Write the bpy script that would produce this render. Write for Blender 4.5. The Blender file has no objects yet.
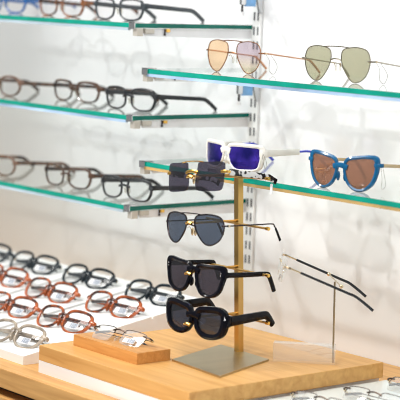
import bpy, bmesh, math, random
from mathutils import Vector, Matrix
random.seed(4)
SC = bpy.context.scene
COL = SC.collection
H0 = 0.90                      # height of the wooden platform's top above the floor
PI = math.pi
R = math.radians

# ------------------------------------------------------------------ materials
def new_mat(name):
    m = bpy.data.materials.new(name); m.use_nodes = True
    nt = m.node_tree; nt.nodes.clear()
    out = nt.nodes.new('ShaderNodeOutputMaterial')
    return m, nt, out

def pbr(name, col, rough=0.5, metal=0.0, noise=0.0, scale=40.0, coat=0.0, spec=0.5, stretch=None, bump=0.0):
    m, nt, out = new_mat(name)
    b = nt.nodes.new('ShaderNodeBsdfPrincipled')
    b.inputs['Base Color'].default_value = (*col, 1)
    b.inputs['Roughness'].default_value = rough
    b.inputs['Metallic'].default_value = metal
    b.inputs['Coat Weight'].default_value = coat
    b.inputs['Specular IOR Level'].default_value = spec
    if noise or bump:
        tc = nt.nodes.new('ShaderNodeTexCoord'); mp = nt.nodes.new('ShaderNodeMapping')
        nt.links.new(tc.outputs['Object'], mp.inputs['Vector'])
        if stretch: mp.inputs['Scale'].default_value = stretch
        n = nt.nodes.new('ShaderNodeTexNoise'); n.inputs['Scale'].default_value = scale
        n.inputs['Detail'].default_value = 4
        nt.links.new(mp.outputs['Vector'], n.inputs['Vector'])
        if noise:
            r = nt.nodes.new('ShaderNodeValToRGB')
            r.color_ramp.elements[0].position = 0.3; r.color_ramp.elements[1].position = 0.7
            r.color_ramp.elements[0].color = (*[c * (1 - noise) for c in col], 1)
            r.color_ramp.elements[1].color = (*[min(1, c * (1 + noise)) for c in col], 1)
            nt.links.new(n.outputs['Fac'], r.inputs['Fac'])
            nt.links.new(r.outputs['Color'], b.inputs['Base Color'])
        if bump:
            bp = nt.nodes.new('ShaderNodeBump'); bp.inputs['Strength'].default_value = bump
            bp.inputs['Distance'].default_value = 0.001
            nt.links.new(n.outputs['Fac'], bp.inputs['Height']); nt.links.new(bp.outputs['Normal'], b.inputs['Normal'])
    nt.links.new(b.outputs['BSDF'], out.inputs['Surface'])
    return m

def clear(name, tint, refl=1.0, rough=0.02, f0=0.04, glosscol=(1, 1, 1), grad=None, milk=0.0, milkcol=(1, 1, 1)):
    """see-through sheet: tinted transparency under a Schlick reflection on outer faces"""
    m, nt, out = new_mat(name)
    t = nt.nodes.new('ShaderNodeBsdfTransparent'); t.inputs['Color'].default_value = (*tint, 1)
    base = t.outputs['BSDF']
    if grad:
        tc = nt.nodes.new('ShaderNodeTexCoord'); sp = nt.nodes.new('ShaderNodeSeparateXYZ')
        nt.links.new(tc.outputs['Object'], sp.inputs['Vector'])
        mr = nt.nodes.new('ShaderNodeMapRange'); mr.inputs['From Min'].default_value = grad[1]; mr.inputs['From Max'].default_value = grad[2]
        nt.links.new(sp.outputs[grad[3] if len(grad) > 3 else 'Z'], mr.inputs['Value'])
        mx = nt.nodes.new('ShaderNodeMix'); mx.data_type = 'RGBA'
        mx.inputs[6].default_value = (*grad[0], 1); mx.inputs[7].default_value = (*tint, 1)
        nt.links.new(mr.outputs['Result'], mx.inputs[0]); nt.links.new(mx.outputs[2], t.inputs['Color'])
    if milk:
        d = nt.nodes.new('ShaderNodeBsdfDiffuse'); d.inputs['Color'].default_value = (*milkcol, 1)
        mm = nt.nodes.new('ShaderNodeMixShader'); mm.inputs[0].default_value = milk
        nt.links.new(base, mm.inputs[1]); nt.links.new(d.outputs['BSDF'], mm.inputs[2]); base = mm.outputs['Shader']
    g = nt.nodes.new('ShaderNodeBsdfGlossy'); g.inputs['Roughness'].default_value = rough
    g.inputs['Color'].default_value = (*glosscol, 1)
    lw = nt.nodes.new('ShaderNodeLayerWeight')
    def mth(op, a, b):
        n = nt.nodes.new('ShaderNodeMath'); n.operation = op
        for i, v in enumerate((a, b)):
            if isinstance(v, (int, float)): n.inputs[i].default_value = v
            else: nt.links.new(v, n.inputs[i])
        return n.outputs[0]
    p = mth('POWER', lw.outputs['Facing'], 5.0)
    p = mth('MULTIPLY_ADD', p, 1 - f0); p.node.inputs[2].default_value = f0
    geo = nt.nodes.new('ShaderNodeNewGeometry')
    front = mth('SUBTRACT', 1.0, geo.outputs['Backfacing'])
    p = mth('MULTIPLY', mth('MULTIPLY', p, refl), front)
    ms = nt.nodes.new('ShaderNodeMixShader')
    nt.links.new(p, ms.inputs[0]); nt.links.new(base, ms.inputs[1]); nt.links.new(g.outputs['BSDF'], ms.inputs[2])
    nt.links.new(ms.outputs['Shader'], out.inputs['Surface'])
    return m

def wood(name, c0, c1, along='X', scale=1.0, rough=0.42):
    m, nt, out = new_mat(name)
    b = nt.nodes.new('ShaderNodeBsdfPrincipled'); b.inputs['Roughness'].default_value = rough
    b.inputs['Specular IOR Level'].default_value = 0.35
    tc = nt.nodes.new('ShaderNodeTexCoord'); mp = nt.nodes.new('ShaderNodeMapping')
    mp.inputs['Scale'].default_value = (2.2, 34, 34) if along == 'X' else (34, 2.2, 34)
    nt.links.new(tc.outputs['Object'], mp.inputs['Vector'])
    n = nt.nodes.new('ShaderNodeTexNoise'); n.inputs['Scale'].default_value = 2.4 * scale; n.inputs['Detail'].default_value = 8
    n.inputs['Distortion'].default_value = 0.6
    nt.links.new(mp.outputs['Vector'], n.inputs['Vector'])
    r = nt.nodes.new('ShaderNodeValToRGB'); e = r.color_ramp.elements
    e[0].position = 0.28; e[0].color = (*c0, 1); e[1].position = 0.68; e[1].color = (*c1, 1)
    nt.links.new(n.outputs['Fac'], r.inputs['Fac']); nt.links.new(r.outputs['Color'], b.inputs['Base Color'])
    bp = nt.nodes.new('ShaderNodeBump'); bp.inputs['Strength'].default_value = 0.08; bp.inputs['Distance'].default_value = 0.0006
    nt.links.new(n.outputs['Fac'], bp.inputs['Height']); nt.links.new(bp.outputs['Normal'], b.inputs['Normal'])
    nt.links.new(b.outputs['BSDF'], out.inputs['Surface'])
    return m

def barcode(name):
    m, nt, out = new_mat(name)
    b = nt.nodes.new('ShaderNodeBsdfPrincipled'); b.inputs['Roughness'].default_value = 0.5
    tc = nt.nodes.new('ShaderNodeTexCoord'); w = nt.nodes.new('ShaderNodeTexNoise')
    mp = nt.nodes.new('ShaderNodeMapping'); mp.inputs['Scale'].default_value = (900, 0, 0)
    nt.links.new(tc.outputs['Object'], mp.inputs['Vector']); nt.links.new(mp.outputs['Vector'], w.inputs['Vector'])
    w.inputs['Scale'].default_value = 1.0
    r = nt.nodes.new('ShaderNodeValToRGB'); r.color_ramp.interpolation = 'CONSTANT'
    e = r.color_ramp.elements; e[0].color = (.10, .12, .17, 1); e[1].position = .5; e[1].color = (.62, .66, .72, 1)
    nt.links.new(w.outputs['Fac'], r.inputs['Fac']); nt.links.new(r.outputs['Color'], b.inputs['Base Color'])
    nt.links.new(b.outputs['BSDF'], out.inputs['Surface']); return m

def tortoise(name, c0, c1, scale=70, rough=.12):
    m, nt, out = new_mat(name)
    b = nt.nodes.new('ShaderNodeBsdfPrincipled'); b.inputs['Roughness'].default_value = rough
    b.inputs['Coat Weight'].default_value = .4
    tc = nt.nodes.new('ShaderNodeTexCoord'); n = nt.nodes.new('ShaderNodeTexNoise')
    n.inputs['Scale'].default_value = scale; n.inputs['Detail'].default_value = 3
    nt.links.new(tc.outputs['Object'], n.inputs['Vector'])
    r = nt.nodes.new('ShaderNodeValToRGB'); e = r.color_ramp.elements
    e[0].position = .40; e[0].color = (*c0, 1); e[1].position = .58; e[1].color = (*c1, 1)
    nt.links.new(n.outputs['Fac'], r.inputs['Fac']); nt.links.new(r.outputs['Color'], b.inputs['Base Color'])
    nt.links.new(b.outputs['BSDF'], out.inputs['Surface']); return m

M = {}
M['wall'] = pbr('wall_white_lacquer', (.83, .84, .855), .30, noise=.012, scale=3, spec=.5)
M['floor'] = pbr('floor_grey_tile', (.45, .43, .40), .5, noise=.08, scale=6)
M['white'] = pbr('white_lacquer', (.87, .87, .87), .35, noise=.01, scale=12)
M['rack'] = pbr('rack_white', (.88, .88, .87), .38, noise=.012, scale=10)
M['pale'] = pbr('pale_green_panel', (.74, .80, .79), .16, noise=.02, scale=8)
M['oak'] = wood('oak_platform', (.58, .285, .078), (.74, .42, .145), 'X')
M['oak_small'] = wood('oak_small_block', (.54, .235, .06), (.70, .35, .105), 'X', 1.6)
M['bench'] = wood('oak_bench', (.49, .235, .068), (.74, .42, .15), 'X', .8)
M['dark_gap'] = pbr('dark_recess', (.06, .045, .03), .7, noise=.1)
M['brass'] = pbr('brushed_brass', (.62, .40, .14), .30, 1, noise=.10, scale=30, stretch=(1, 1, .06))
M['plate'] = pbr('brushed_bronze_plate', (.52, .42, .26), .36, 1, noise=.05, scale=60, stretch=(1, .05, 1))
M['gold'] = pbr('polished_gold', (.85, .52, .13), .16, 1, noise=.03)
M['goldpale'] = pbr('pale_gold', (.72, .58, .38), .22, 1, noise=.03)
M['bronze_rod'] = pbr('bronze_rod', (.40, .31, .19), .28, 1, noise=.03)
M['rose'] = pbr('rose_gold_wire', (.50, .25, .13), .22, 1, noise=.03)
M['gunbrown'] = pbr('brown_gunmetal_wire', (.10, .07, .055), .25, .8, noise=.03)
M['silver'] = pbr('silver_wire', (.42, .39, .33), .22, 1, noise=.03)
M['gun'] = pbr('gunmetal_wire', (.055, .045, .05), .25, .8, noise=.03)
M['chrome'] = pbr('satin_chrome', (.66, .67, .68), .25, 1, noise=.05)
M['bracket'] = pbr('pale_grey_bracket', (.78, .79, .81), .3, noise=.03)
M['beige_metal'] = pbr('beige_metal', (.55, .52, .46), .35, .3, noise=.05)
M['standard'] = pbr('white_standard', (.80, .81, .81), .35, .1, noise=.02)
M['slot'] = pbr('slot_dark', (.035, .04, .05), .6, noise=.05)
M['blue_pad'] = pbr('blue_pad', (.17, .38, .68), .4, noise=.15, scale=90)
M['black'] = pbr('black_acetate', (.003, .0033, .007), .12, noise=.1, spec=.16)
M['matteblack'] = pbr('soft_black_plastic', (.012, .014, .018), .30, noise=.1)
M['charcoal'] = pbr('charcoal_plastic', (.045, .055, .065), .28, noise=.1)
M['navyblack'] = pbr('blue_black_acetate', (.012, .020, .026), .2, noise=.1, spec=.35)
M['brownblack'] = tortoise('brown_black_acetate', (.02, .014, .012), (.10, .05, .03))
M['brown'] = tortoise('brown_acetate', (.05, .03, .022), (.19, .11, .075))
M['tort'] = tortoise('tortoise_acetate', (.03, .016, .012), (.30, .11, .04), 55)
M['orange'] = tortoise('amber_orange_acetate', (.045, .012, .007), (.44, .095, .018), 48)
M['taupe'] = tortoise('clear_taupe_acetate', (.25, .20, .15), (.44, .37, .29), 50)
M['blueframe'] = pbr('bright_blue_acetate', (.02, .13, .42), .14, noise=.1, coat=.5)
M['teal'] = pbr('cobalt_cat_eye_acetate', (.004, .105, .25), .12, noise=.15, scale=120, spec=.45)
M['cream'] = pbr('cream_white_plastic', (.82, .80, .75), .28, noise=.02)
M['royal'] = pbr('royal_blue_rubber', (.015, .035, .52), .3, noise=.08)
M['tan_arm'] = pbr('tan_arm', (.58, .42, .22), .3, noise=.08)
M['clearpad'] = clear('clear_silicone', (.93, .92, .88), f0=.08, milk=.15)
M['tag'] = pbr('white_sticker', (.85, .85, .86), .4, noise=.01)
M['code'] = barcode('grey_barcode')
M['string'] = pbr('grey_tag_thread', (.25, .24, .22), .5, noise=.1)
# zebra arm of the top sunglasses
def zebra():
    m, nt, out = new_mat('black_white_marbled_arm')
    b = nt.nodes.new('ShaderNodeBsdfPrincipled'); b.inputs['Roughness'].default_value = .2
    tc = nt.nodes.new('ShaderNodeTexCoord'); w = nt.nodes.new('ShaderNodeTexWave')
    w.inputs['Scale'].default_value = 55; w.inputs['Distortion'].default_value = 9; w.inputs['Detail'].default_value = 2
    nt.links.new(tc.outputs['Object'], w.inputs['Vector'])
    r = nt.nodes.new('ShaderNodeValToRGB'); r.color_ramp.interpolation = 'CONSTANT'
    e = r.color_ramp.elements; e[0].color = (.01, .01, .012, 1); e[1].position = .6; e[1].color = (.8, .8, .8, 1)
    nt.links.new(w.outputs['Fac'], r.inputs['Fac']); nt.links.new(r.outputs['Color'], b.inputs['Base Color'])
    nt.links.new(b.outputs['BSDF'], out.inputs['Surface']); return m
M['zebra'] = zebra()
# glass
M['shelfglass'] = clear('shelf_glass', (.965, .985, .978), refl=.95, rough=.01)
M['l_rimless'] = clear('rimless_clear_lens', (.95, .95, .94), f0=.09, milk=.10)
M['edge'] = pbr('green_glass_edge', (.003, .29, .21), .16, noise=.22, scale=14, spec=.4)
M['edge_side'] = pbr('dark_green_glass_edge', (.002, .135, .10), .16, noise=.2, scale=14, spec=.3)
M['refl_blue'] = pbr('pale_blue_painted_reflection', (.36, .50, .72), .2, noise=.45, scale=5)  # room reflections in the lower glass edge, painted as strip colours
M['refl_grey'] = pbr('grey_blue_painted_reflection', (.44, .54, .62), .2, noise=.2, scale=6)
M['refl_ochre'] = pbr('ochre_painted_reflection', (.50, .33, .13), .2, noise=.25, scale=8)
M['acrylic'] = clear('clear_acrylic', (.95, .945, .935), f0=.10, rough=.02, milk=.20, milkcol=(.95, .93, .9))
M['l_clear'] = clear('demo_lens', (.985, .985, .985), f0=.05)
M['l_grey'] = clear('smoke_grey_lens', (.28, .26, .32), f0=.05, milk=.02, milkcol=(.4, .4, .5))
M['l_greyblue'] = clear('blue_grey_lens', (.30, .34, .41), f0=.07, milk=.03, milkcol=(.4, .45, .55))
M['l_dark'] = clear('dark_grey_lens', (.255, .23, .27), f0=.05, milk=.03, milkcol=(.3, .3, .35))
M['l_navy'] = clear('navy_black_lens', (.22, .23, .29), f0=.06, milk=.03, milkcol=(.3, .35, .45))
M['l_green'] = clear('olive_lens', (.74, .73, .61), f0=.08, milk=.12, milkcol=(.30, .30, .22))
M['l_orange'] = clear('peach_lens', (.985, .85, .70), f0=.06, milk=.05, milkcol=(.9, .6, .35))
M['l_mauve'] = clear('mauve_to_yellow_lens', (.86, .79, .83), f0=.08, grad=((.95, .90, .74), .004, .036), milk=.05, milkcol=(.5, .4, .5))
M['l_brown'] = clear('copper_brown_lens', (.60, .38, .28), f0=.13, milk=.42, milkcol=(.38, .20, .125))
def mirror():
    m, nt, out = new_mat('blue_violet_mirror_lens')
    b = nt.nodes.new('ShaderNodeBsdfPrincipled'); b.inputs['Roughness'].default_value = .12; b.inputs['Metallic'].default_value = .75
    tc = nt.nodes.new('ShaderNodeTexCoord'); n = nt.nodes.new('ShaderNodeTexNoise'); n.inputs['Scale'].default_value = 28
    nt.links.new(tc.outputs['Object'], n.inputs['Vector'])
    r = nt.nodes.new('ShaderNodeValToRGB'); e = r.color_ramp.elements
    e[0].position = .38; e[0].color = (.02, .018, .22, 1); e[1].position = .66; e[1].color = (.10, .055, .62, 1)
    nt.links.new(n.outputs['Fac'], r.inputs['Fac']); nt.links.new(r.outputs['Color'], b.inputs['Base Color'])
    nt.links.new(b.outputs['BSDF'], out.inputs['Surface']); return m
M['l_mirror'] = mirror()

# ------------------------------------------------------------------ mesh helpers
def link(name, bm, mats, parent=None, smooth=False, loc=None):
    me = bpy.data.meshes.new(name)
    bmesh.ops.recalc_face_normals(bm, faces=bm.faces)
    bm.to_mesh(me); bm.free()
    for m in (mats if isinstance(mats, (list, tuple)) else [mats]): me.materials.append(m)
    if smooth:
        for p in me.polygons: p.use_smooth = True
        try: me.set_sharp_from_angle(angle=R(40))
        except Exception: pass
    o = bpy.data.objects.new(name, me); COL.objects.link(o)
    if parent: o.parent = parent
    if loc: o.location = loc
    return o

def tag(o, label, cat, group=None):
    o['label'] = label; o['category'] = cat
    if group: o['group'] = group
    return o

def thing(name, label, cat, loc=(0, 0, 0), rot=(0, 0, 0), group=None):
    o = bpy.data.objects.new(name, None); COL.objects.link(o)
    o.empty_display_size = .02
    o.location = loc; o.rotation_euler = rot
    return tag(o, label, cat, group)

def box(bm, x0, x1, y0, y1, z0, z1, mi=0, bev=0.0):
    r = bmesh.ops.create_cube(bm, size=1.0)
    vs = r['verts']
    for v in vs:
        v.co = Vector(((x0 + x1) / 2 + v.co.x * (x1 - x0), (y0 + y1) / 2 + v.co.y * (y1 - y0), (z0 + z1) / 2 + v.co.z * (z1 - z0)))
    fs = list({f for v in vs for f in v.link_faces})
    for f in fs: f.material_index = mi
    if bev:
        es = list({e for v in vs for e in v.link_edges})
        rb = bmesh.ops.bevel(bm, geom=es, offset=bev, segments=2, affect='EDGES', profile=.6)
        for f in rb['faces']: f.material_index = mi
    return vs

def prism(bm, poly, axis, a, b, mi=0):
    """extrude a 2D polygon along an axis from a to b; poly gives the two remaining coordinates in order"""
    def P(u, v, w):
        return {'X': (w, u, v), 'Y': (u, w, v), 'Z': (u, v, w)}[axis]
    A = [bm.verts.new(P(u, v, a)) for u, v in poly]; B = [bm.verts.new(P(u, v, b)) for u, v in poly]
    n = len(poly); fs = [bm.faces.new(A), bm.faces.new(B[::-1])]
    for i in range(n): fs.append(bm.faces.new((A[i], B[i], B[(i + 1) % n], A[(i + 1) % n])))
    for f in fs: f.material_index = mi
    return A + B

def catmull(pts, per=6, closed=False):
    P = [Vector(p) for p in pts]; n = len(P); out = []
    rng = range(n) if closed else range(n - 1)
    for i in rng:
        if closed: a, b, c, d = P[(i - 1) % n], P[i], P[(i + 1) % n], P[(i + 2) % n]
        else: a, b, c, d = P[max(i - 1, 0)], P[i], P[i + 1], P[min(i + 2, n - 1)]
        for k in range(per):
            t = k / per
            out.append(.5 * ((2 * b) + (c - a) * t + (2 * a - 5 * b + 4 * c - d) * t * t + (3 * b - a - 3 * c + d) * t ** 3))
    if not closed: out.append(P[-1].copy())
    return out

def sweep(bm, pts, sizes, side=Vector((1, 0, 0)), exps=2.0, n=8, closed=False, mi=0):
    """sweep a rounded section along pts; sizes = (half along side, half across) or a list of them"""
    pts = [Vector(p) for p in pts]; m = len(pts); rings = []
    prev = side.copy()
    for i, p in enumerate(pts):
        if closed: t = pts[(i + 1) % m] - pts[(i - 1) % m]
        else: t = pts[min(i + 1, m - 1)] - pts[max(i - 1, 0)]
        t.normalize()
        s = prev - t * prev.dot(t)
        if s.length < 1e-5: s = t.orthogonal()
        s.normalize(); prev = s.copy()
        u = t.cross(s)
        a, b = sizes[i] if isinstance(sizes, list) else sizes
        ring = []
        for k in range(n):
            th = 2 * PI * (k + .5) / n; c, sn = math.cos(th), math.sin(th)
            ca = math.copysign(abs(c) ** (2 / exps), c); sa = math.copysign(abs(sn) ** (2 / exps), sn)
            ring.append(bm.verts.new(p + s * (a * ca) + u * (b * sa)))
        rings.append(ring)
    fs = []
    for i in range(m if closed else m - 1):
        A, B = rings[i], rings[(i + 1) % m]
        for k in range(n): fs.append(bm.faces.new((A[k], A[(k + 1) % n], B[(k + 1) % n], B[k])))
    if not closed:
        fs.append(bm.faces.new(rings[0][::-1])); fs.append(bm.faces.new(rings[-1]))
    for f in fs: f.material_index = mi
    return [v for r in rings for v in r]

def ball(bm, c, r, sx=1, sy=1, sz=1):
    vs = bmesh.ops.create_uvsphere(bm, u_segments=10, v_segments=6, radius=r)['verts']
    for v in vs: v.co = Vector((c[0] + v.co.x * sx, c[1] + v.co.y * sy, c[2] + v.co.z * sz))

# ------------------------------------------------------------------ spectacles
SHAPES = {
    'aviator': [(-.93, .42), (-.80, .84), (-.32, .98), (.25, 1), (.78, .84), (1, .40), (.97, -.12), (.72, -.66), (.26, -.97), (-.16, -.93), (-.55, -.52), (-.82, -.05)],
    'rect': [(-.96, .45), (-.80, .90), (-.25, 1), (.35, 1), (.86, .88), (1, .45), (.97, -.15), (.78, -.78), (.35, -1), (-.30, -1), (-.76, -.82), (-.95, -.20)],
    'softrect': [(-.97, .36), (-.82, .84), (-.30, 1), (.35, 1), (.86, .84), (1, .34), (.95, -.26), (.70, -.84), (.22, -1), (-.40, -.97), (-.82, -.66), (-.96, -.26)],
    'oval': [(-.98, .25), (-.80, .75), (-.30, .98), (.30, 1), (.80, .76), (1, .22), (.92, -.38), (.58, -.86), (.05, -1), (-.50, -.88), (-.88, -.40)],
    'panto': [(-.97, .35), (-.80, .80), (-.35, .98), (.30, 1), (.80, .85), (1, .42), (.95, -.15), (.70, -.70), (.25, -.98), (-.22, -.98), (-.68, -.72), (-.93, -.18)],
    'square': [(-.86, .62), (-.82, .92), (-.60, 1), (.0, 1), (.72, 1), (.95, .90), (1, .62), (.98, 0), (.93, -.62), (.80, -.92), (.45, -1), (-.35, -1), (-.78, -.93), (-.97, -.62), (-.96, 0)],
    'wayfarer': [(-.98, .60), (-.86, .90), (-.25, .97), (.40, 1), (.88, .95), (1, .62), (.93, .05), (.72, -.62), (.30, -.98), (-.26, -.98), (-.66, -.66), (-.88, .0)],
    'chunky': [(-.92, .42), (-.72, .80), (-.20, .92), (.40, 1), (.84, .95), (1, .55), (.96, -.10), (.76, -.70), (.32, -.98), (-.30, -.98), (-.74, -.66), (-.93, -.10)],
    'cateye': [(-.94, .40), (-.76, .76), (-.15, .92), (.55, 1), (.92, .92), (1, .50), (.94, -.02), (.70, -.60), (.24, -.97), (-.26, -.96), (-.68, -.62), (-.90, -.10)],
    'sport': [(-.95, .50), (-.82, .92), (-.2, 1), (.5, .99), (.93, .92), (1, .45), (.94, -.35), (.78, -.86), (.2, -.98), (-.35, -.98), (-.66, -.72), (-.86, -.2)],
}
def lens_outline(shape, A, B, s, dbl, per=5):
    """closed outline in front-plane x,z of the lens on side s (+1 viewer's right)"""
    pts = catmull([(x, y, 0) for x, y in SHAPES[shape]], per, True)
    return [Vector((s * (dbl / 2 + A / 2 + p.x * A / 2), 0, B / 2 + p.y * B / 2)) for p in pts]

def grow(ol, off, top=0.0, out=0.0, s=1):
    n = len(ol); res = []
    area = sum(ol[i].x * ol[(i + 1) % n].z - ol[(i + 1) % n].x * ol[i].z for i in range(n))
    sg = 1 if area > 0 else -1
    for i in range(n):
        t = ol[(i + 1) % n] - ol[i - 1]; nrm = Vector((t.z, 0, -t.x)) * sg; nrm.normalize()
        k = off * (1 + top * max(0, nrm.z) + out * max(0, nrm.x * s) ** 2)
        res.append(ol[i] + nrm * k)
    return res

def glasses(name, label, cat, loc, yaw=0, roll=0, pitch=0, shape='rect', A=.05, B=.034, dbl=.017, rim='acetate', t=.003, top=.3, out=.3,
            dp=.0036, frame='black', arm=None, tip=None, lens='l_clear', lens_left=None, wrap=1.3, L=.142, zh=.72, th=(.0062, .0048), tw=.0017,
            folded=False, drop=None, tdrop=0.0, bridge='bar', pads=True, padmat='clearpad', sticker=False, group=None, W=None, tipdrop=None, zb=.62,
            lugmat=None, bend=.036, hinge='goldpale', thread=None, tipfrac=.52, bh=None, tip_h=None, wr=.0009, rivets=False, flare=0.0, size=1.0):
    A, B, dbl, t, dp, L, bend, wrap = A * size, B * size, dbl * size, t * size, dp * size, L * size, bend * size, wrap / size
    th = (th[0] * size, th[1] * size); tw *= size; flare *= size
    W = W * size if W else None; tipdrop = tipdrop * size if tipdrop is not None else None
    root = thing(name, label, cat, loc, (R(pitch), R(roll), R(yaw)), group)
    fm = M[frame]; am = M[arm or frame]
    z0 = {'acetate': t, 'wire': .0009, 'rimless': 0.0, 'half': 0.0}[rim]
    zz = z0                                   # lift so that the lowest rim point is z = 0
    yc = lambda x: wrap * x * x
    Wd = W or (dbl + 2 * A + (2 * t * (1 + out) if rim == 'acetate' else .004) + .006)
    hx = Wd / 2; hz = zz + B * zh
    # lenses
    ols = {s: lens_outline(shape, A, B, s, dbl) for s in (1, -1)}
    for s in (1, -1):
        bm = bmesh.new(); ol = ols[s]; c = Vector((s * (dbl / 2 + A / 2), 0, B / 2))
        lt = .0016
        layers = []
        for dy in (0, lt):
            rings = []
            for k in (1.0, .72, .38):
                rings.append([bm.verts.new((q.x, yc(q.x) + dy - .0004 + (1 - k * k) * -.0016, q.z + zz)) for q in [c + (p - c) * k for p in ol]])
            ctr = bm.verts.new((c.x, yc(c.x) + dy - .002, c.z + zz)); n = len(ol)
            for a in range(2):
                for i in range(n): bm.faces.new((rings[a][i], rings[a][(i + 1) % n], rings[a + 1][(i + 1) % n], rings[a + 1][i]))
            for i in range(n): bm.faces.new((rings[2][i], rings[2][(i + 1) % n], ctr))
            layers.append(rings[0])
        for i in range(len(ol)):
            bm.faces.new((layers[0][i], layers[0][(i + 1) % len(ol)], layers[1][(i + 1) % len(ol)], layers[1][i]))
        lo = link('lens', bm, M[lens_left if (s < 0 and lens_left) else lens], root, True)
        if sticker and s > 0:
            bm = bmesh.new(); x0 = c.x - A * .26; yy = yc(c.x) - .0030
            box(bm, x0, x0 + A * .52, yy - .0006, yy, zz + B * .13, zz + B * .42)
            st = link('sticker', bm, M['tag'], lo)
            bm = bmesh.new(); box(bm, x0 + A * .20, x0 + A * .50, yy - .0011, yy - .0004, zz + B * .16, zz + B * .40)
            cd = link('barcode', bm, M['code'], root)
            cd.parent = lo
    # frame front
    bm = bmesh.new()
    if rim == 'acetate':
        for s in (1, -1):
            inn = grow(ols[s], -.0006); outer = grow(ols[s], t, top, out, s)
            if flare:
                for p in outer:
                    k = max(0, (abs(p.x) - dbl / 2 - A * .55) / (A * .5)) * max(0, (p.z - B * .55) / (B * .5))
                    p.x += s * flare * k; p.z += flare * k * .9
            n = len(inn); rr = []
            mid = [a.lerp(b, .5) for a, b in zip(inn, outer)]
            for lst, dy in ((inn, -dp * .25), (mid, -dp * .5), (outer, -dp * .22), (outer, dp * .5), (inn, dp * .5)):
                rr.append([bm.verts.new((p.x, yc(p.x) + dy, p.z + zz)) for p in lst])
            for a in range(5):
                for i in range(n): bm.faces.new((rr[a][i], rr[a][(i + 1) % n], rr[(a + 1) % 5][(i + 1) % n], rr[(a + 1) % 5][i]))
        bw = dbl / 2 + A * .05
        bz = zz + B * zb
        pts = catmull([(-bw - .003, yc(bw), bz), (-bw * .5, -.0006, bz + .0022), (0, -.0014, bz + .003), (bw * .5, -.0006, bz + .0022), (bw + .003, yc(bw), bz)], 4)
        sweep(bm, pts, (dp * .46, bh or max(.0022, t * .85)), Vector((0, 1, 0)), 3.5)
        if padmat == 'frame':
            for s in (1, -1):
                ball(bm, (s * (dbl / 2 - .001), .004, zz + B * .36), .0045, .5, 1.1, 1.7)
        for s in (1, -1):
            xo = dbl / 2 + A + t * (1 + out) * .4
            pts = [(s * (xo - .004), yc(xo) * .9, hz), (s * (xo + .001), yc(xo), hz), (s * hx, yc(hx) + .0008, hz), (s * (hx + .0003), yc(hx) + .005, hz)]
            sweep(bm, catmull(pts, 3), (.0022, th[0] * .56), Vector((0, 1, 0)), 3.5)
    else:
        r = wr if rim == 'wire' else .0007
        if rim == 'wire':
            for s in (1, -1):
                sweep(bm, [(p.x, yc(p.x), p.z + zz) for p in ols[s]], (r * 1.25, r), Vector((0, 1, 0)), 2, 6, True)
        if rim == 'half':
            for s in (1, -1):
                n = len(ols[s]); top_pts = [p for p in ols[s] if p.z > B * .55]
                top_pts.sort(key=lambda p: p.x)
                sweep(bm, [(p.x, yc(p.x), p.z + zz) for p in top_pts], (.0008, .0007), Vector((0, 1, 0)), 2, 6)
        bz = zz + B * zb
        e = dbl / 2 + A * (.04 if rim == 'wire' else .10)
        pts = catmull([(-e, yc(e) - .001, bz), (-e * .55, -.0018, bz + .0016), (0, -.0026, bz + .0024), (e * .55, -.0018, bz + .0016), (e, yc(e) - .001, bz)], 4)
        sweep(bm, pts, (.0011, .0012) if bridge != 'block' else (.0020, .0026), Vector((0, 1, 0)), 3)
        if bridge in ('double', 'block'):
            e2 = dbl / 2 + A * .30; z2 = zz + B * (.985 if bridge == 'double' else .99)
            pts = catmull([(-e2, yc(e2) - .001, z2), (-e2 * .5, -.0016, z2 + .0012), (0, -.002, z2 + .0014), (e2 * .5, -.0016, z2 + .0012), (e2, yc(e2) - .001, z2)], 4)
            sweep(bm, pts, (.0010, .0009), Vector((0, 1, 0)), 2)
        if rim == 'rimless':
            link('bridge', bm, M[lugmat] if lugmat else fm, root, True); bm = bmesh.new()
        for s in (1, -1):
            xo = dbl / 2 + A
            kk = .003 if rim == 'wire' else .007
            pts = [(s * (xo - kk), yc(xo) - .0012, hz), (s * (xo + .001), yc(xo) - .0012, hz), (s * hx, yc(hx) + .001, hz), (s * (hx + .0003), yc(hx) + .006, hz)]
            sweep(bm, catmull(pts, 3), (.0011, .0013) if bridge != 'block' else (.0013, .0024), Vector((0, 1, 0)), 3)
            if rim == 'rimless':
                front = link('end_piece', bm, M[lugmat] if lugmat else fm, root, True); bm = bmesh.new()
    if rim == 'rimless': bm.free()
    else: front = link('frame_front', bm, M[lugmat] if lugmat else fm, root, True)
    if rivets:
        for s in (1, -1):
            for dz in (.0018, -.0022):
                bm = bmesh.new(); xr = hx - .0058
                ball(bm, (s * xr, yc(xr) - dp * .56, hz + dz), .0011, 1, .6, 1)
                link('rivet', bm, M['chrome'], front, True)
    if pads and padmat != 'frame':
        for s in (1, -1):
            bm = bmesh.new()
            ball(bm, (s * (dbl / 2 - .0035), .0075, zz + B * .40), .0038, .45, .8, 1.7)
            p = link('nose_pad', bm, M[padmat], front, True)
            bm = bmesh.new()
            sweep(bm, catmull([(s * (dbl / 2 + .0005), .0005, zz + B * .52), (s * (dbl / 2 - .001), .004, zz + B * .55), (s * (dbl / 2 - .003), .0065, zz + B * .42)], 3), (.0005, .0005), n=5)
            q = link('pad_arm', bm, M['goldpale'], front, True)
    # arms
    y0 = yc(hx) + .0055
    dr = (hz - .002 - tdrop * (L - bend)) if tipdrop is None else tipdrop
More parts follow.
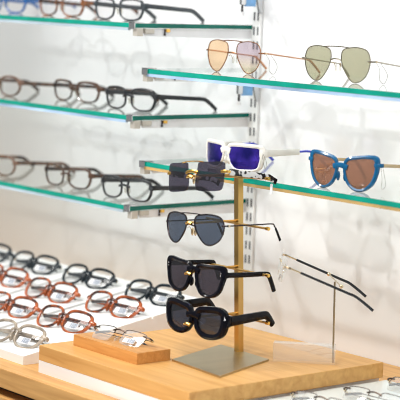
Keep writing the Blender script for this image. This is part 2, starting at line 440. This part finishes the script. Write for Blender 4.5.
    for s in (1, -1):
        straight = L - bend
        ctrl = [(0, 0, 0), (0, straight * .33, -tdrop * straight * .33), (0, straight * .7, -tdrop * straight * .7), (0, straight, -tdrop * straight),
                (0, straight + bend * .28, -tdrop * straight - dr * .14), (0, straight + bend * .62, -tdrop * straight - dr * .52), (0, straight + bend * .98, -tdrop * straight - dr)]
        pts = catmull(ctrl, 5); n = len(pts)
        if folded:
            hinge_y = y0 + (.0005 if s > 0 else .0075)
            fa = R(91 if s > 0 else 89)
            rotm = Matrix.Rotation(s * fa, 3, 'Z')
        else:
            hinge_y = y0; rotm = Matrix.Rotation(R(-1.5 if s > 0 else 1.5) * -1, 3, 'Z')
        P = [rotm @ p + Vector((s * hx, hinge_y, hz)) for p in pts]
        sd = rotm @ Vector((1, 0, 0))
        def sz(i):
            k = i / (n - 1); 
            return (tw, (th[0] * (1 - k) + th[1] * k) / 2)
        if tip:
            cut = int(n * tipfrac)
            bm = bmesh.new(); sweep(bm, P[:cut + 1], [sz(i) for i in range(cut + 1)], sd, 3)
            ar = link('temple_arm', bm, am, root, True)
            bm = bmesh.new(); m2 = n - cut
            sweep(bm, P[cut:], [(max(tw * 1.35, .0012), (tip_h or max(sz(i)[1], .0019)) * (1 + .25 * (i - cut) / m2)) for i in range(cut, n)], sd, 2.4)
            link('temple_tip', bm, M[tip], ar, True)
        else:
            bm = bmesh.new(); sweep(bm, P, [sz(i) for i in range(n)], sd, 3.4)
            ar = link('temple_arm', bm, am, root, True)
        bm = bmesh.new(); box(bm, s * hx - .0016, s * hx + .0016, y0 - .0024, y0 + .0012 + (.006 if folded and s < 0 else 0), hz - .0016, hz + .0016)
        link('hinge', bm, M[hinge], front)
    if thread:
        bm = bmesh.new()
        sweep(bm, [Vector((hx, .010, hz)) + Vector(q) for q in catmull(thread, 5)], (.00035, .00035), n=5)
        link('tag_thread', bm, M['string'], root, True)
    return root

# ------------------------------------------------------------------ room
bm = bmesh.new(); box(bm, -3.4, 2.2, .15, .21, 0, 2.6)
w = link('wall_back', bm, M['wall']); w['kind'] = 'structure'
bm = bmesh.new(); box(bm, -3.4, 2.2, -4.0, .21, -.05, 0)
w = link('floor', bm, M['floor']); w['kind'] = 'structure'

Z = lambda z: H0 + z

# bench along the wall: top slab, recess, lower drawer unit
b = thing('display_bench', 'long light oak bench against the white wall under all the stands', 'bench', (-.6, -.2, 0))
bm = bmesh.new(); box(bm, -2.2, 2.3, -.236, .349, Z(-.077), Z(-.045), bev=.0015)
link('bench_top', bm, M['bench'], b)
bm = bmesh.new(); box(bm, -2.2, 2.3, -.205, .349, Z(-.092), Z(-.077))
link('recess', bm, M['dark_gap'], b)
bm = bmesh.new(); box(bm, -2.2, 2.3, -.236, .349, .08, Z(-.092), bev=.0015)
link('drawer_unit', bm, M['bench'], b)
bm = bmesh.new(); box(bm, -2.15, 2.25, -.19, .349, 0, .08)
link('plinth', bm, M['dark_gap'], b)

# oak platform on a white riser
p = thing('display_platform', 'thick oak display platform on a white riser, carrying the brass stand', 'platform', (-.022, -.2, Z(-.045)))
bm = bmesh.new(); box(bm, -.193, .193, -.199, .199, .020, .045, bev=.0012)
link('platform_top', bm, M['oak'], p)
bm = bmesh.new(); box(bm, -.193, .187, -.199, .196, 0, .020)
link('riser', bm, M['white'], p)
bm = bmesh.new(); box(bm, -.085, .085, -.033, .033, 0, .018, bev=.0008)
o = link('display_block', bm, M['oak_small'], None, loc=(-.100, -.320, Z(0)))
tag(o, 'small low oak block on the platform carrying rimless glasses', 'display block')

# pale panel to the right of the platform
bm = bmesh.new(); box(bm, 0, .95, -.395, -.002, 0, .018, bev=.001)
o = link('display_ledge', bm, M['pale'], None, loc=(.178, 0, Z(-.045)))
tag(o, 'pale green-white display ledge right of the oak platform', 'display ledge')

# sloping racks
slope = math.atan2(.06, .39)
rack_w = ['nearest the oak platform, under black, two amber and taupe frames', 'second from the oak platform', 'third from the oak platform', 'farthest from the oak platform, at the left picture edge']
for k in range(4):
    bm = bmesh.new()
    y0, y1 = -.392, -.004
    f = lambda y: -.030 + (y + .39) * math.tan(slope)
    poly = [(y0, -.045), (y1, -.045), (y1, f(y1))]
    for yy in (-.125, -.225, -.325):
        poly += [(yy + .0016, f(yy)), (yy + .0013, f(yy) - .004), (yy - .0013, f(yy) - .004), (yy - .0016, f(yy))]
    poly += [(y0, f(y0))]
    prism(bm, [(a, c + .045) for a, c in poly], 'X', -.084, .084)
    o = link('display_rack', bm, M['rack'], None, loc=(-.354 - .18 * k, 0, Z(-.045)))
    tag(o, 'white sloping eyewear rack, ' + rack_w[k], 'display rack', 'white sloping eyewear racks')
def on_rack(y): return Z(-.030 + (y + .39) * math.tan(slope))

# ------------------------------------------------------------------ wall standard, shelves, brackets
bm = bmesh.new()
s = thing('shelf_upright', 'white slotted metal upright strip on the wall between the shelf bays', 'upright', (-.333, .149, Z(.062)))
box(bm, -.0124, .0124, -.0045, 0, 0, 1.02)
link('channel', bm, M['standard'], s)
bm = bmesh.new()
k = 0
z = .014
while z < 1.0:
    for sx in (-.0052, .0052):
        box(bm, sx - .0017, sx + .0017, -.0051, -.004, z, z + .015)
    z += .0264
o = link('slots', bm, M['slot'], s)

def shelf(label, x0, x1, y0, zt, strip, near):
    t = thing('glass_shelf', label, 'shelf', ((x0 + x1) / 2, (y0 + .148) / 2, Z(zt - .0085)), group='glass shelves on the wall')
    hx, hy = (x1 - x0) / 2, (.148 - y0) / 2
    bm = bmesh.new(); box(bm, -hx + .0012, hx - .0012, -hy + .0012, hy - .004, 0, .0085)
    link('glass_pane', bm, M['shelfglass'], t)
    bm = bmesh.new(); box(bm, -hx, hx, -hy, -hy + .0012, .0003, .0082)
    link('front_edge', bm, M['edge'], t)
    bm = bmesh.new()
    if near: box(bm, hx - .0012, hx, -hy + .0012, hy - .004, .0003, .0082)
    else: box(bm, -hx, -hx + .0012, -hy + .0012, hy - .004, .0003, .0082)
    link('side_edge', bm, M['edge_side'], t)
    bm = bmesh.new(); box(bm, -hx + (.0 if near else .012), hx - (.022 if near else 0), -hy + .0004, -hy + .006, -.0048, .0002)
    link('painted_edge_reflection', bm, M[strip], t)  # added strip whose colour stands in for reflections in the glass edge
    return t

def bracket(label, x, zt, y0, side):
    """side -1: carries the bay on the left; +1: the bay on the right"""
    t = thing('shelf_bracket', label, 'bracket', (x, .149, Z(zt)), group='shelf brackets on the upright')
    bm = bmesh.new()
    prism(bm, [(y0 + .022, -.0092), (-.004, -.0092), (-.004, -.026), (y0 + .024, -.0225)], 'X', -.002, .002)
    link('arm_plate', bm, M['bracket'], t)
    bm = bmesh.new()
    box(bm, -.008 + side * .004, .008 + side * .004, y0 - .0022, y0 - .0006, -.0105, .0012)
    box(bm, -.008 + side * .004, .008 + side * .004, y0 - .0022, y0 + .018, .0004, .0014)
    link('corner_clip', bm, M['chrome'], t)
    bm = bmesh.new(); box(bm, -.006, .006, y0 + .002, y0 + .016, -.0225, -.0088, bev=.0008)
    link('front_block', bm, M['beige_metal'], t)
    bm = bmesh.new(); box(bm, -.0045, .0045, y0 + .022, y0 + .042, -.018, -.0095, bev=.0006)
    link('clamp_plate', bm, M['beige_metal'], t)
    bm = bmesh.new()
    sweep(bm, [(.0035, y0 + .066, -.0095), (.0035, y0 + .066, -.019)], (.0014, .0014)); ball(bm, (.0035, y0 + .066, -.019), .0022)
    link('pin', bm, M['gun'], t, True)
    bm = bmesh.new(); box(bm, .001, .0045, y0 + .069, y0 + .077, -.015, -.0095)
    link('pin_plate', bm, M['gold'], t)
    if side > 0:
        bm = bmesh.new(); box(bm, -.0035, .0035, -.043, -.020, -.050, -.028, bev=.001)
        link('blue_pad', bm, M['blue_pad'], t)
        bm = bmesh.new(); prism(bm, [(-.020, -.022), (-.004, -.022), (-.004, -.062), (-.010, -.060)], 'X', -.0025, .0025)
        link('hook_plate', bm, M['chrome'], t)
        bm = bmesh.new(); box(bm, -.003, .003, -.054, -.044, -.047, -.022)
        link('clamp_body', bm, M['chrome'], t)
        bm = bmesh.new(); sweep(bm, [(0, -.050, -.047), (0, -.050, -.062)], (.0022, .0022))
        link('bolt', bm, M['gun'], t, True)
        bm = bmesh.new(); sweep(bm, [(0, -.050, -.060), (0, -.050, -.067)], (.0048, .0048))
        link('foot_pad', bm, M['bracket'], t, True)
    return t

LS = [('upper', .5164, 'refl_grey'), ('middle', .355, 'refl_blue'), ('lower', .1957, 'refl_grey')]
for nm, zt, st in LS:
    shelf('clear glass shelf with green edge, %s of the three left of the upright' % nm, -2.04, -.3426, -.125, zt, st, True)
    bracket('grey bracket holding the right end of the %s left glass shelf' % nm, -.347, zt, -.274, -1)
for nm, zt, st in (('upper', .4389, 'refl_blue'), ('lower', .2775, 'refl_ochre')):
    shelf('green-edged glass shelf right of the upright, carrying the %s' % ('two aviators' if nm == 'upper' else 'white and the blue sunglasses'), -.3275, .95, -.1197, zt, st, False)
    bracket('bracket with blue pad under the left end of the %s right glass shelf' % nm, -.321, zt, -.269, 1)
bracket('bracket with blue pad on the upright above the upper left shelf, cut off at top', -.321, .6003, -.269, 1)

# ------------------------------------------------------------------ brass stand
st = thing('eyewear_stand', 'brass post stand holding four sunglasses on the oak platform', 'stand', (0, -.158, Z(0)))
bm = bmesh.new()
prism(bm, [(-.008, -.131), (.122, -.143), (.070, .002), (-.057, .010)], 'Z', 0, .003)
bp = link('base_plate', bm, M['plate'], st)
LX, LY = -.024, -.029
bm = bmesh.new()
zt = .289
for vs in (box(bm, -.0052, .0052, -.0052, .0052, .003, zt),):
    for v in vs: v.co.x += LX * v.co.z; v.co.y += LY * v.co.z
link('post', bm, M['brass'], st)
for k, (zb_, tilt) in enumerate(((.2855, 4), (.2115, 0.6), (.1378, .6), (.0622, .6))):
    cx, cy = LX * zb_, LY * zb_
    bm = bmesh.new()
    tl = math.tan(R(tilt)) * .076
    yk = -.0072
    sweep(bm, [(cx - .072, cy + yk, zb_ - tl), (cx + .078, cy + yk, zb_ + tl)], (.0019, .0019))
    bar = link('cross_bar', bm, M['brass'], st, True)
    bm = bmesh.new(); sweep(bm, [(cx + .074, cy + yk, zb_ + tl), (cx + .0805, cy + yk, zb_ + tl)], (.0029, .0029))
    link('end_cap', bm, M['gold'], bar, True)
    bm = bmesh.new()
    tipz = (.2915, .2195, .1405, .0612)[k]
    sweep(bm, catmull([(cx, cy - .003, zb_ + .0038), (cx, cy - .08, zb_ + .005), (cx + .007, -.098, zb_ + .006), (cx + .010, -.108, tipz), (cx + .010, -.115, tipz)], 4), (.0019, .0019))
    rod = link('nose_rod', bm, M['brass'], st, True)
    bm = bmesh.new(); sweep(bm, catmull([(cx + .004, -.1165, tipz - .001), (cx + .010, -.118, tipz + .0005), (cx + .016, -.1165, tipz - .001)], 3), (.0024, .0028))
    link('nose_rest', bm, M['gold'], rod, True)

# ------------------------------------------------------------------ sunglasses on the stand
SG = 'sunglasses on the brass stand'
top_pair = glasses('sunglasses', 'square rimless grey sunglasses with gold bridge, topmost on the brass stand', 'sunglasses', (.000, -.268, Z(.2678)), 2, -7, -8,
        'square', .058, .0455, .015, 'rimless', lens='l_grey', frame='gold', arm='zebra', tip='black', bridge='block', zb=.63, zh=.66, th=(.0105, .0085), tw=.0014,
        W=.139, L=.102, tipdrop=.006, bend=.02, tipfrac=.86, padmat='goldpale', group=SG, wrap=1.9, hinge='gold')
bm = bmesh.new(); sweep(bm, [(.0715, .098, .030), (.073, .099, .022), (.074, .100, .018)], (.0004, .0004), n=5)
tg = link('tag_thread', bm, M['string'], top_pair)
bm = bmesh.new(); box(bm, .0715, .0765, .0995, .1003, .004, .019)
link('paper_tag', bm, M['tag'], tg)
glasses('sunglasses', 'wire aviator sunglasses with blue-grey lenses, second from top on the brass stand', 'sunglasses', (.004, -.270, Z(.1848)), 4, -3.5, -2,
        'aviator', .057, .0475, .014, 'wire', lens='l_greyblue', frame='gun', tip='black', bridge='double', zb=.60, zh=.66, th=(.0024, .002), tw=.0009,
        W=.136, L=.117, tipdrop=.027, bend=.020, tipfrac=.72, wr=.0012, padmat='goldpale', group=SG, wrap=2.5)
glasses('sunglasses', 'black acetate sunglasses with two silver rivets, third from top on the brass stand', 'sunglasses', (.0060, -.266, Z(.1065)), 5, 1, -4,
        'wayfarer', .051, .042, .0145, 'acetate', t=.0044, top=.15, out=.35, dp=.006, lens='l_dark', frame='black', zb=.80, bh=.0042, zh=.84, th=(.0085, .0068), tw=.0026,
        L=.112, tipdrop=.028, bend=.022, W=.128, rivets=True, padmat='frame', group=SG, flare=.0025, hinge='black')
glasses('sunglasses', 'chunky black sunglasses with thick arms, lowest on the brass stand', 'sunglasses', (.0125, -.266, Z(.0415)), 8, 1.5, 0,
        'chunky', .047, .036, .015, 'acetate', t=.0074, top=.25, out=.45, dp=.008, lens='l_navy', frame='black', zb=.70, bh=.005, zh=.72, th=(.0165, .010), tw=.003,
        L=.106, W=.130, tipdrop=.018, bend=.022, padmat='frame', group=SG, wrap=1.7, hinge='black')

# ------------------------------------------------------------------ right shelves
RG = 'sunglasses on the right shelves'
loopt = [(0, 0, 0), (.004, .006, -.012), (.006, .004, -.028), (.010, .012, -.034), (.013, .016, -.020), (.004, .010, -.003)]
glasses('sunglasses', 'rose gold aviators with a peach and a mauve lens, on the upper right shelf', 'sunglasses', (-0.1826, -0.0386, Z(.4389)), 7, 0, 0,
        'aviator', .050, .051, .015, 'wire', lens='l_mauve', lens_left='l_orange', frame='rose', tip='rose', bridge='double', zb=.60, zh=.66, th=(.0024, .002), tw=.0009,
        W=.126, L=.142, size=1.05, tdrop=.10, group=RG, thread=loopt)
glasses('sunglasses', 'silver wire aviators with olive green lenses, on the upper right shelf', 'sunglasses', (0.0661, -0.0335, Z(.4389)), 17, 0, 0,
        'aviator', .049, .053, .014, 'wire', lens='l_green', frame='silver', tip='silver', bridge='double', zb=.62, zh=.62, th=(.0024, .002), tw=.0009,
        W=.126, L=.142, size=1.05, tdrop=.10, group=RG, thread=loopt)
glasses('sunglasses', 'cream white wraparound sunglasses with blue mirror lenses, on the lower right shelf', 'sunglasses', (-.1600, -.0640, Z(.2775)), 1, 0, 0,
        'sport', .060, .037, .010, 'acetate', t=.0024, top=1.2, out=1.0, dp=.005, lens='l_mirror', frame='cream', arm='cream', tip='royal', zb=.76, bh=.005, zh=.78, th=(.012, .006), tw=.0020, tipfrac=.36, tip_h=.0019,
        W=.142, L=.142, size=1.05, group=RG, wrap=4.0, padmat='frame', hinge='cream', bend=.05, thread=[(0, .004, 0), (-.003, .010, -.014), (.001, .012, -.026), (.005, .010, -.014), (0, .006, 0)])
glasses('sunglasses', 'glossy blue cat-eye sunglasses with copper brown lenses, on the lower right shelf', 'sunglasses', (.1450, -.0900, Z(.2775)), 11, 0, 0,
        'cateye', .0495, .0465, .0145, 'acetate', t=.0036, top=.25, out=.3, dp=.005, lens='l_brown', frame='teal', arm='tan_arm', tip='matteblack', zb=.66, zh=.80, th=(.0055, .004), tw=.0018,
        W=.128, L=.142, size=1.05, group=RG, wrap=2.4, bh=.0042, flare=.0014, tdrop=.08, padmat='frame', hinge='goldpale', thread=[(0, 0, 0), (.001, .004, -.020), (-.002, .008, -.036), (.004, .010, -.030), (.002, .004, -.004)])

# ------------------------------------------------------------------ optical frames on the left shelves
FG = 'optical frames on the left shelves'
def optical(label, x, y, zt, frame, yaw=4, **k):
    a = dict(shape='softrect', A=.054, B=.033, dbl=.016, rim='acetate', t=.0023, top=.55, out=.4, dp=.0036, frame=frame, zb=.62, zh=.74, th=(.0080, .0066), tw=.0019, tdrop=.06, L=.140, group=FG, size=1.05)
    a.update(k)
    return glasses('eyeglasses', label, 'eyeglasses', (x, y, Z(zt)), yaw, 0, 0, **a)
optical('bright blue framed glasses at the left end of the upper left shelf', -0.9713, 0.0099, .5164, 'blueframe')
optical('tortoise brown framed glasses on the upper left shelf, between blue and black pairs', -0.7566, 0.0009, .5164, 'tort')
optical('charcoal black framed glasses at the right end of the upper left shelf', -0.5264, -0.0297, .5164, 'charcoal', th=(.0085, .0075), B=.033)
optical('brown framed glasses at the left end of the middle left shelf', -0.8600, -0.0726, .355, 'brown', shape='oval')
optical('brown-black framed glasses in the middle of the middle left shelf', -0.6685, -0.0204, .355, 'brownblack', B=.033)
optical('black rectangular framed glasses at the right end of the middle left shelf', -0.4585, -0.0484, .355, 'matteblack', B=.034)
optical('dark brown framed glasses at the left end of the lower left shelf', -0.8686, -0.0753, .1957, 'brown', shape='oval', B=.034)
optical('two-tone brown framed glasses in the middle of the lower left shelf', -0.6260, -0.0654, .1957, 'brownblack')
optical('black framed glasses at the right end of the lower left shelf', -0.4242, -0.0775, .1957, 'matteblack')

# ------------------------------------------------------------------ frames on the sloping racks
TG = 'frames on the white sloping racks'
def on_tray(label, x, y, frame, shape='panto', **k):
    a = dict(shape=shape, A=.057, B=.040, dbl=.012, rim='acetate', t=.0032, top=.25, out=.4, dp=.0042, frame=frame, zb=.66, zh=.70, th=(.0060, .0050), tw=.0019,
             L=.128, tip='brownblack' if frame == 'orange' else None, folded=True, sticker=True, group=TG, tipdrop=.006, padmat='frame')
    a.update(k)
    return glasses('eyeglasses', label, 'eyeglasses', (x, y, on_rack(y) + .0006), 6, 0, -42, **a)
on_tray('dark green-black round frames at the back of the nearest rack, beside the sunglasses stand', -0.3523, -.0816, 'navyblack')
on_tray('amber tortoise frames on the nearest rack, just in front of its black pair', -0.3529, -.1692, 'orange')
on_tray('amber tortoise frames on the nearest rack, third from the wall, by the small oak block', -0.3520, -.2735, 'orange')
on_tray('clear taupe frames at the front of the nearest rack, left of the platform', -0.3498, -.3725, 'taupe')
on_tray('dark blue-black round frames at the back of the second rack', -0.5499, -.0821, 'navyblack')
on_tray('amber frames on the second rack, second from the wall', -0.5299, -.1800, 'orange')
on_tray('amber frames on the second rack, third from the wall, cut by the left picture edge', -0.5120, -.2790, 'orange')
on_tray('dark blue-black round frames at the back of the third rack', -0.7300, -.0830, 'navyblack')
on_tray('amber frames on the third rack, cut by the left picture edge', -0.7020, -.1720, 'orange')
on_tray('dark frames at the back of the fourth rack, only a rim showing', -0.9000, -.0820, 'navyblack')

# rimless glasses on the small block and the panel
def rimless(label, loc, yaw, group=None, frame='gunbrown'):
    return glasses('eyeglasses', label, 'eyeglasses', loc, yaw, 0, -48, 'rect', .047, .030, .018, 'half', frame=frame, arm=frame, tip='matteblack', lens='l_rimless',
                   folded=True, sticker=True, zb=.75, zh=.82, th=(.0013, .0012), tw=.0006, W=.128, L=.122, tipdrop=.008, bend=.03, group=group)
rimless('thin rimless folded glasses with dark tips lying on the small oak block', (-.100, -.338, Z(.0185)), 8, None, 'gunbrown')
PG = 'rimless glasses on the pale ledge'
rimless('rimless folded glasses on the pale ledge at the bottom right corner', (.290, -.155, Z(-.0265)), 6, PG)
rimless('rimless folded glasses on the pale ledge, nearest the wall', (.280, -.050, Z(-.0265)), 6, PG)
rimless('rimless folded glasses on the pale ledge, nearest the camera, cut by the lower edge', (.270, -.245, Z(-.0265)), 6, PG)

# ------------------------------------------------------------------ acrylic display with rimless glasses
d = thing('acrylic_stand', 'clear acrylic block with a thin brass rod on the platform, right of the brass stand', 'stand', (.111, -.119, Z(0)), (0, 0, R(43)))
bm = bmesh.new(); box(bm, -.049, .049, -.0005, .0195, 0, .030, bev=.0008)
link('acrylic_block', bm, M['acrylic'], d)
bm = bmesh.new(); sweep(bm, [(.0455, .009, .002), (.043, .010, .131)], (.0016, .0016))
rod = link('rod', bm, M['bronze_rod'], d, True)
bm = bmesh.new()
sweep(bm, [(.043 - .012, .010 + .052, .1335), (.043, .010, .1335), (.043 + .012, .010 - .052, .1335)], (.0012, .0012))
ball(bm, (.030, .066, .1335), .0032); ball(bm, (.056, -.046, .1335), .0032)
link('cross_pin', bm, M['goldpale'], rod, True)
glasses('eyeglasses', 'clear rimless glasses with black arms tilted down on the acrylic stand', 'eyeglasses', (.0805, -.1540, Z(.136)), -39.7, 0, -11,
        'rect', .050, .038, .018, 'rimless', frame='goldpale', arm='goldpale', tip='matteblack', lens='l_rimless', zb=.7, zh=.72, th=(.0026, .0022), tw=.0010,
        W=.130, L=.140, tdrop=.19, tipfrac=.10, tipdrop=.018, bend=.045)

# ------------------------------------------------------------------ light
wd = bpy.data.worlds.new('shop_light'); SC.world = wd; wd.use_nodes = True
bg = wd.node_tree.nodes['Background']; bg.inputs['Strength'].default_value = .66
nt = wd.node_tree; tc = nt.nodes.new('ShaderNodeTexCoord'); sp = nt.nodes.new('ShaderNodeSeparateXYZ'); rp = nt.nodes.new('ShaderNodeValToRGB')
mr = nt.nodes.new('ShaderNodeMapRange'); mr.inputs['From Min'].default_value = -1; mr.inputs['From Max'].default_value = 1
nt.links.new(tc.outputs['Generated'], sp.inputs['Vector']); nt.links.new(sp.outputs['Z'], mr.inputs['Value'])
nt.links.new(mr.outputs['Result'], rp.inputs['Fac']); nt.links.new(rp.outputs['Color'], bg.inputs['Color'])
e = rp.color_ramp.elements; e[0].position = .30; e[0].color = (.34, .32, .30, 1); e[1].position = .85; e[1].color = (.98, .99, 1, 1)
q = e.new(.52); q.color = (.46, .465, .47, 1)

def area(name, loc, target, sx, sy, e, col=(1, 1, 1)):
    l = bpy.data.lights.new(name, 'AREA'); l.shape = 'RECTANGLE'; l.size = sx; l.size_y = sy; l.energy = e; l.color = col
    o = bpy.data.objects.new(name, l); COL.objects.link(o); o.location = loc
    o.rotation_euler = (Vector(target) - Vector(loc)).to_track_quat('-Z', 'Y').to_euler(); return o
def spot(name, loc, target, e, ang=50, r=.03, col=(1, 1, 1)):
    l = bpy.data.lights.new(name, 'SPOT'); l.energy = e; l.spot_size = R(ang); l.spot_blend = .6; l.shadow_soft_size = r; l.color = col
    o = bpy.data.objects.new(name, l); COL.objects.link(o); o.location = loc
    o.rotation_euler = (Vector(target) - Vector(loc)).to_track_quat('-Z', 'Y').to_euler(); return o
area('ceiling_panel_light', (-.3, -1.3, 2.9), (-.2, -.1, 1.1), 2.4, .8, 42, (1, .985, .96))
spot('track_spot_light', (.9, -1.5, 2.6), (.15, 0, 1.1), 45, 50, .04, (1, .97, .93))
spot('track_spot_light', (-1.1, -1.5, 2.6), (-.2, 0, 1.1), 45, 50, .04, (1, .97, .93))

spot('added_low_spot', (.25, -1.9, Z(-.22)), (.05, .15, Z(.50)), 34, 32, .02, (1, .98, .95))  # unseen low spot, added to throw temple shadows up the wall
spot('added_low_spot', (-.95, -1.9, Z(-.22)), (-.50, .15, Z(.50)), 30, 32, .02, (.97, .98, 1))  # second added lamp, same upward shadows behind the left shelves

# ------------------------------------------------------------------ camera
cam = bpy.data.cameras.new('camera'); co = bpy.data.objects.new('camera', cam); COL.objects.link(co)
cam.sensor_width = 36; cam.lens = 1740 / 400 * 36
yaw, pit, rol = R(50.4), R(6.97), R(1.95)
dv = Vector((-math.sin(yaw) * math.cos(pit), math.cos(yaw) * math.cos(pit), -math.sin(pit)))
rv = Vector((math.cos(yaw), math.sin(yaw), 0)); uv = rv.cross(dv)
r2 = rv * math.cos(rol) + uv * math.sin(rol); u2 = uv * math.cos(rol) - rv * math.sin(rol)
mat = Matrix((r2, u2, -dv)).transposed().to_4x4()
mat.translation = Vector((2.073, -1.965, Z(.582)))
co.matrix_world = mat
cam.clip_start = .05
cam.dof.use_dof = True; cam.dof.focus_distance = 2.82; cam.dof.aperture_fstop = 5.2
SC.camera = co

SC.view_settings.view_transform = 'Standard'; SC.view_settings.look = 'None'
SC.view_settings.exposure = 0.05; SC.view_settings.gamma = 1.0; SC.view_settings.use_curve_mapping = False
SC.cycles.use_denoising = True; SC.cycles.filter_width = 1.0
SC.cycles.max_bounces = 14; SC.cycles.transparent_max_bounces = 40
SC.cycles.caustics_reflective = False; SC.cycles.caustics_refractive = False
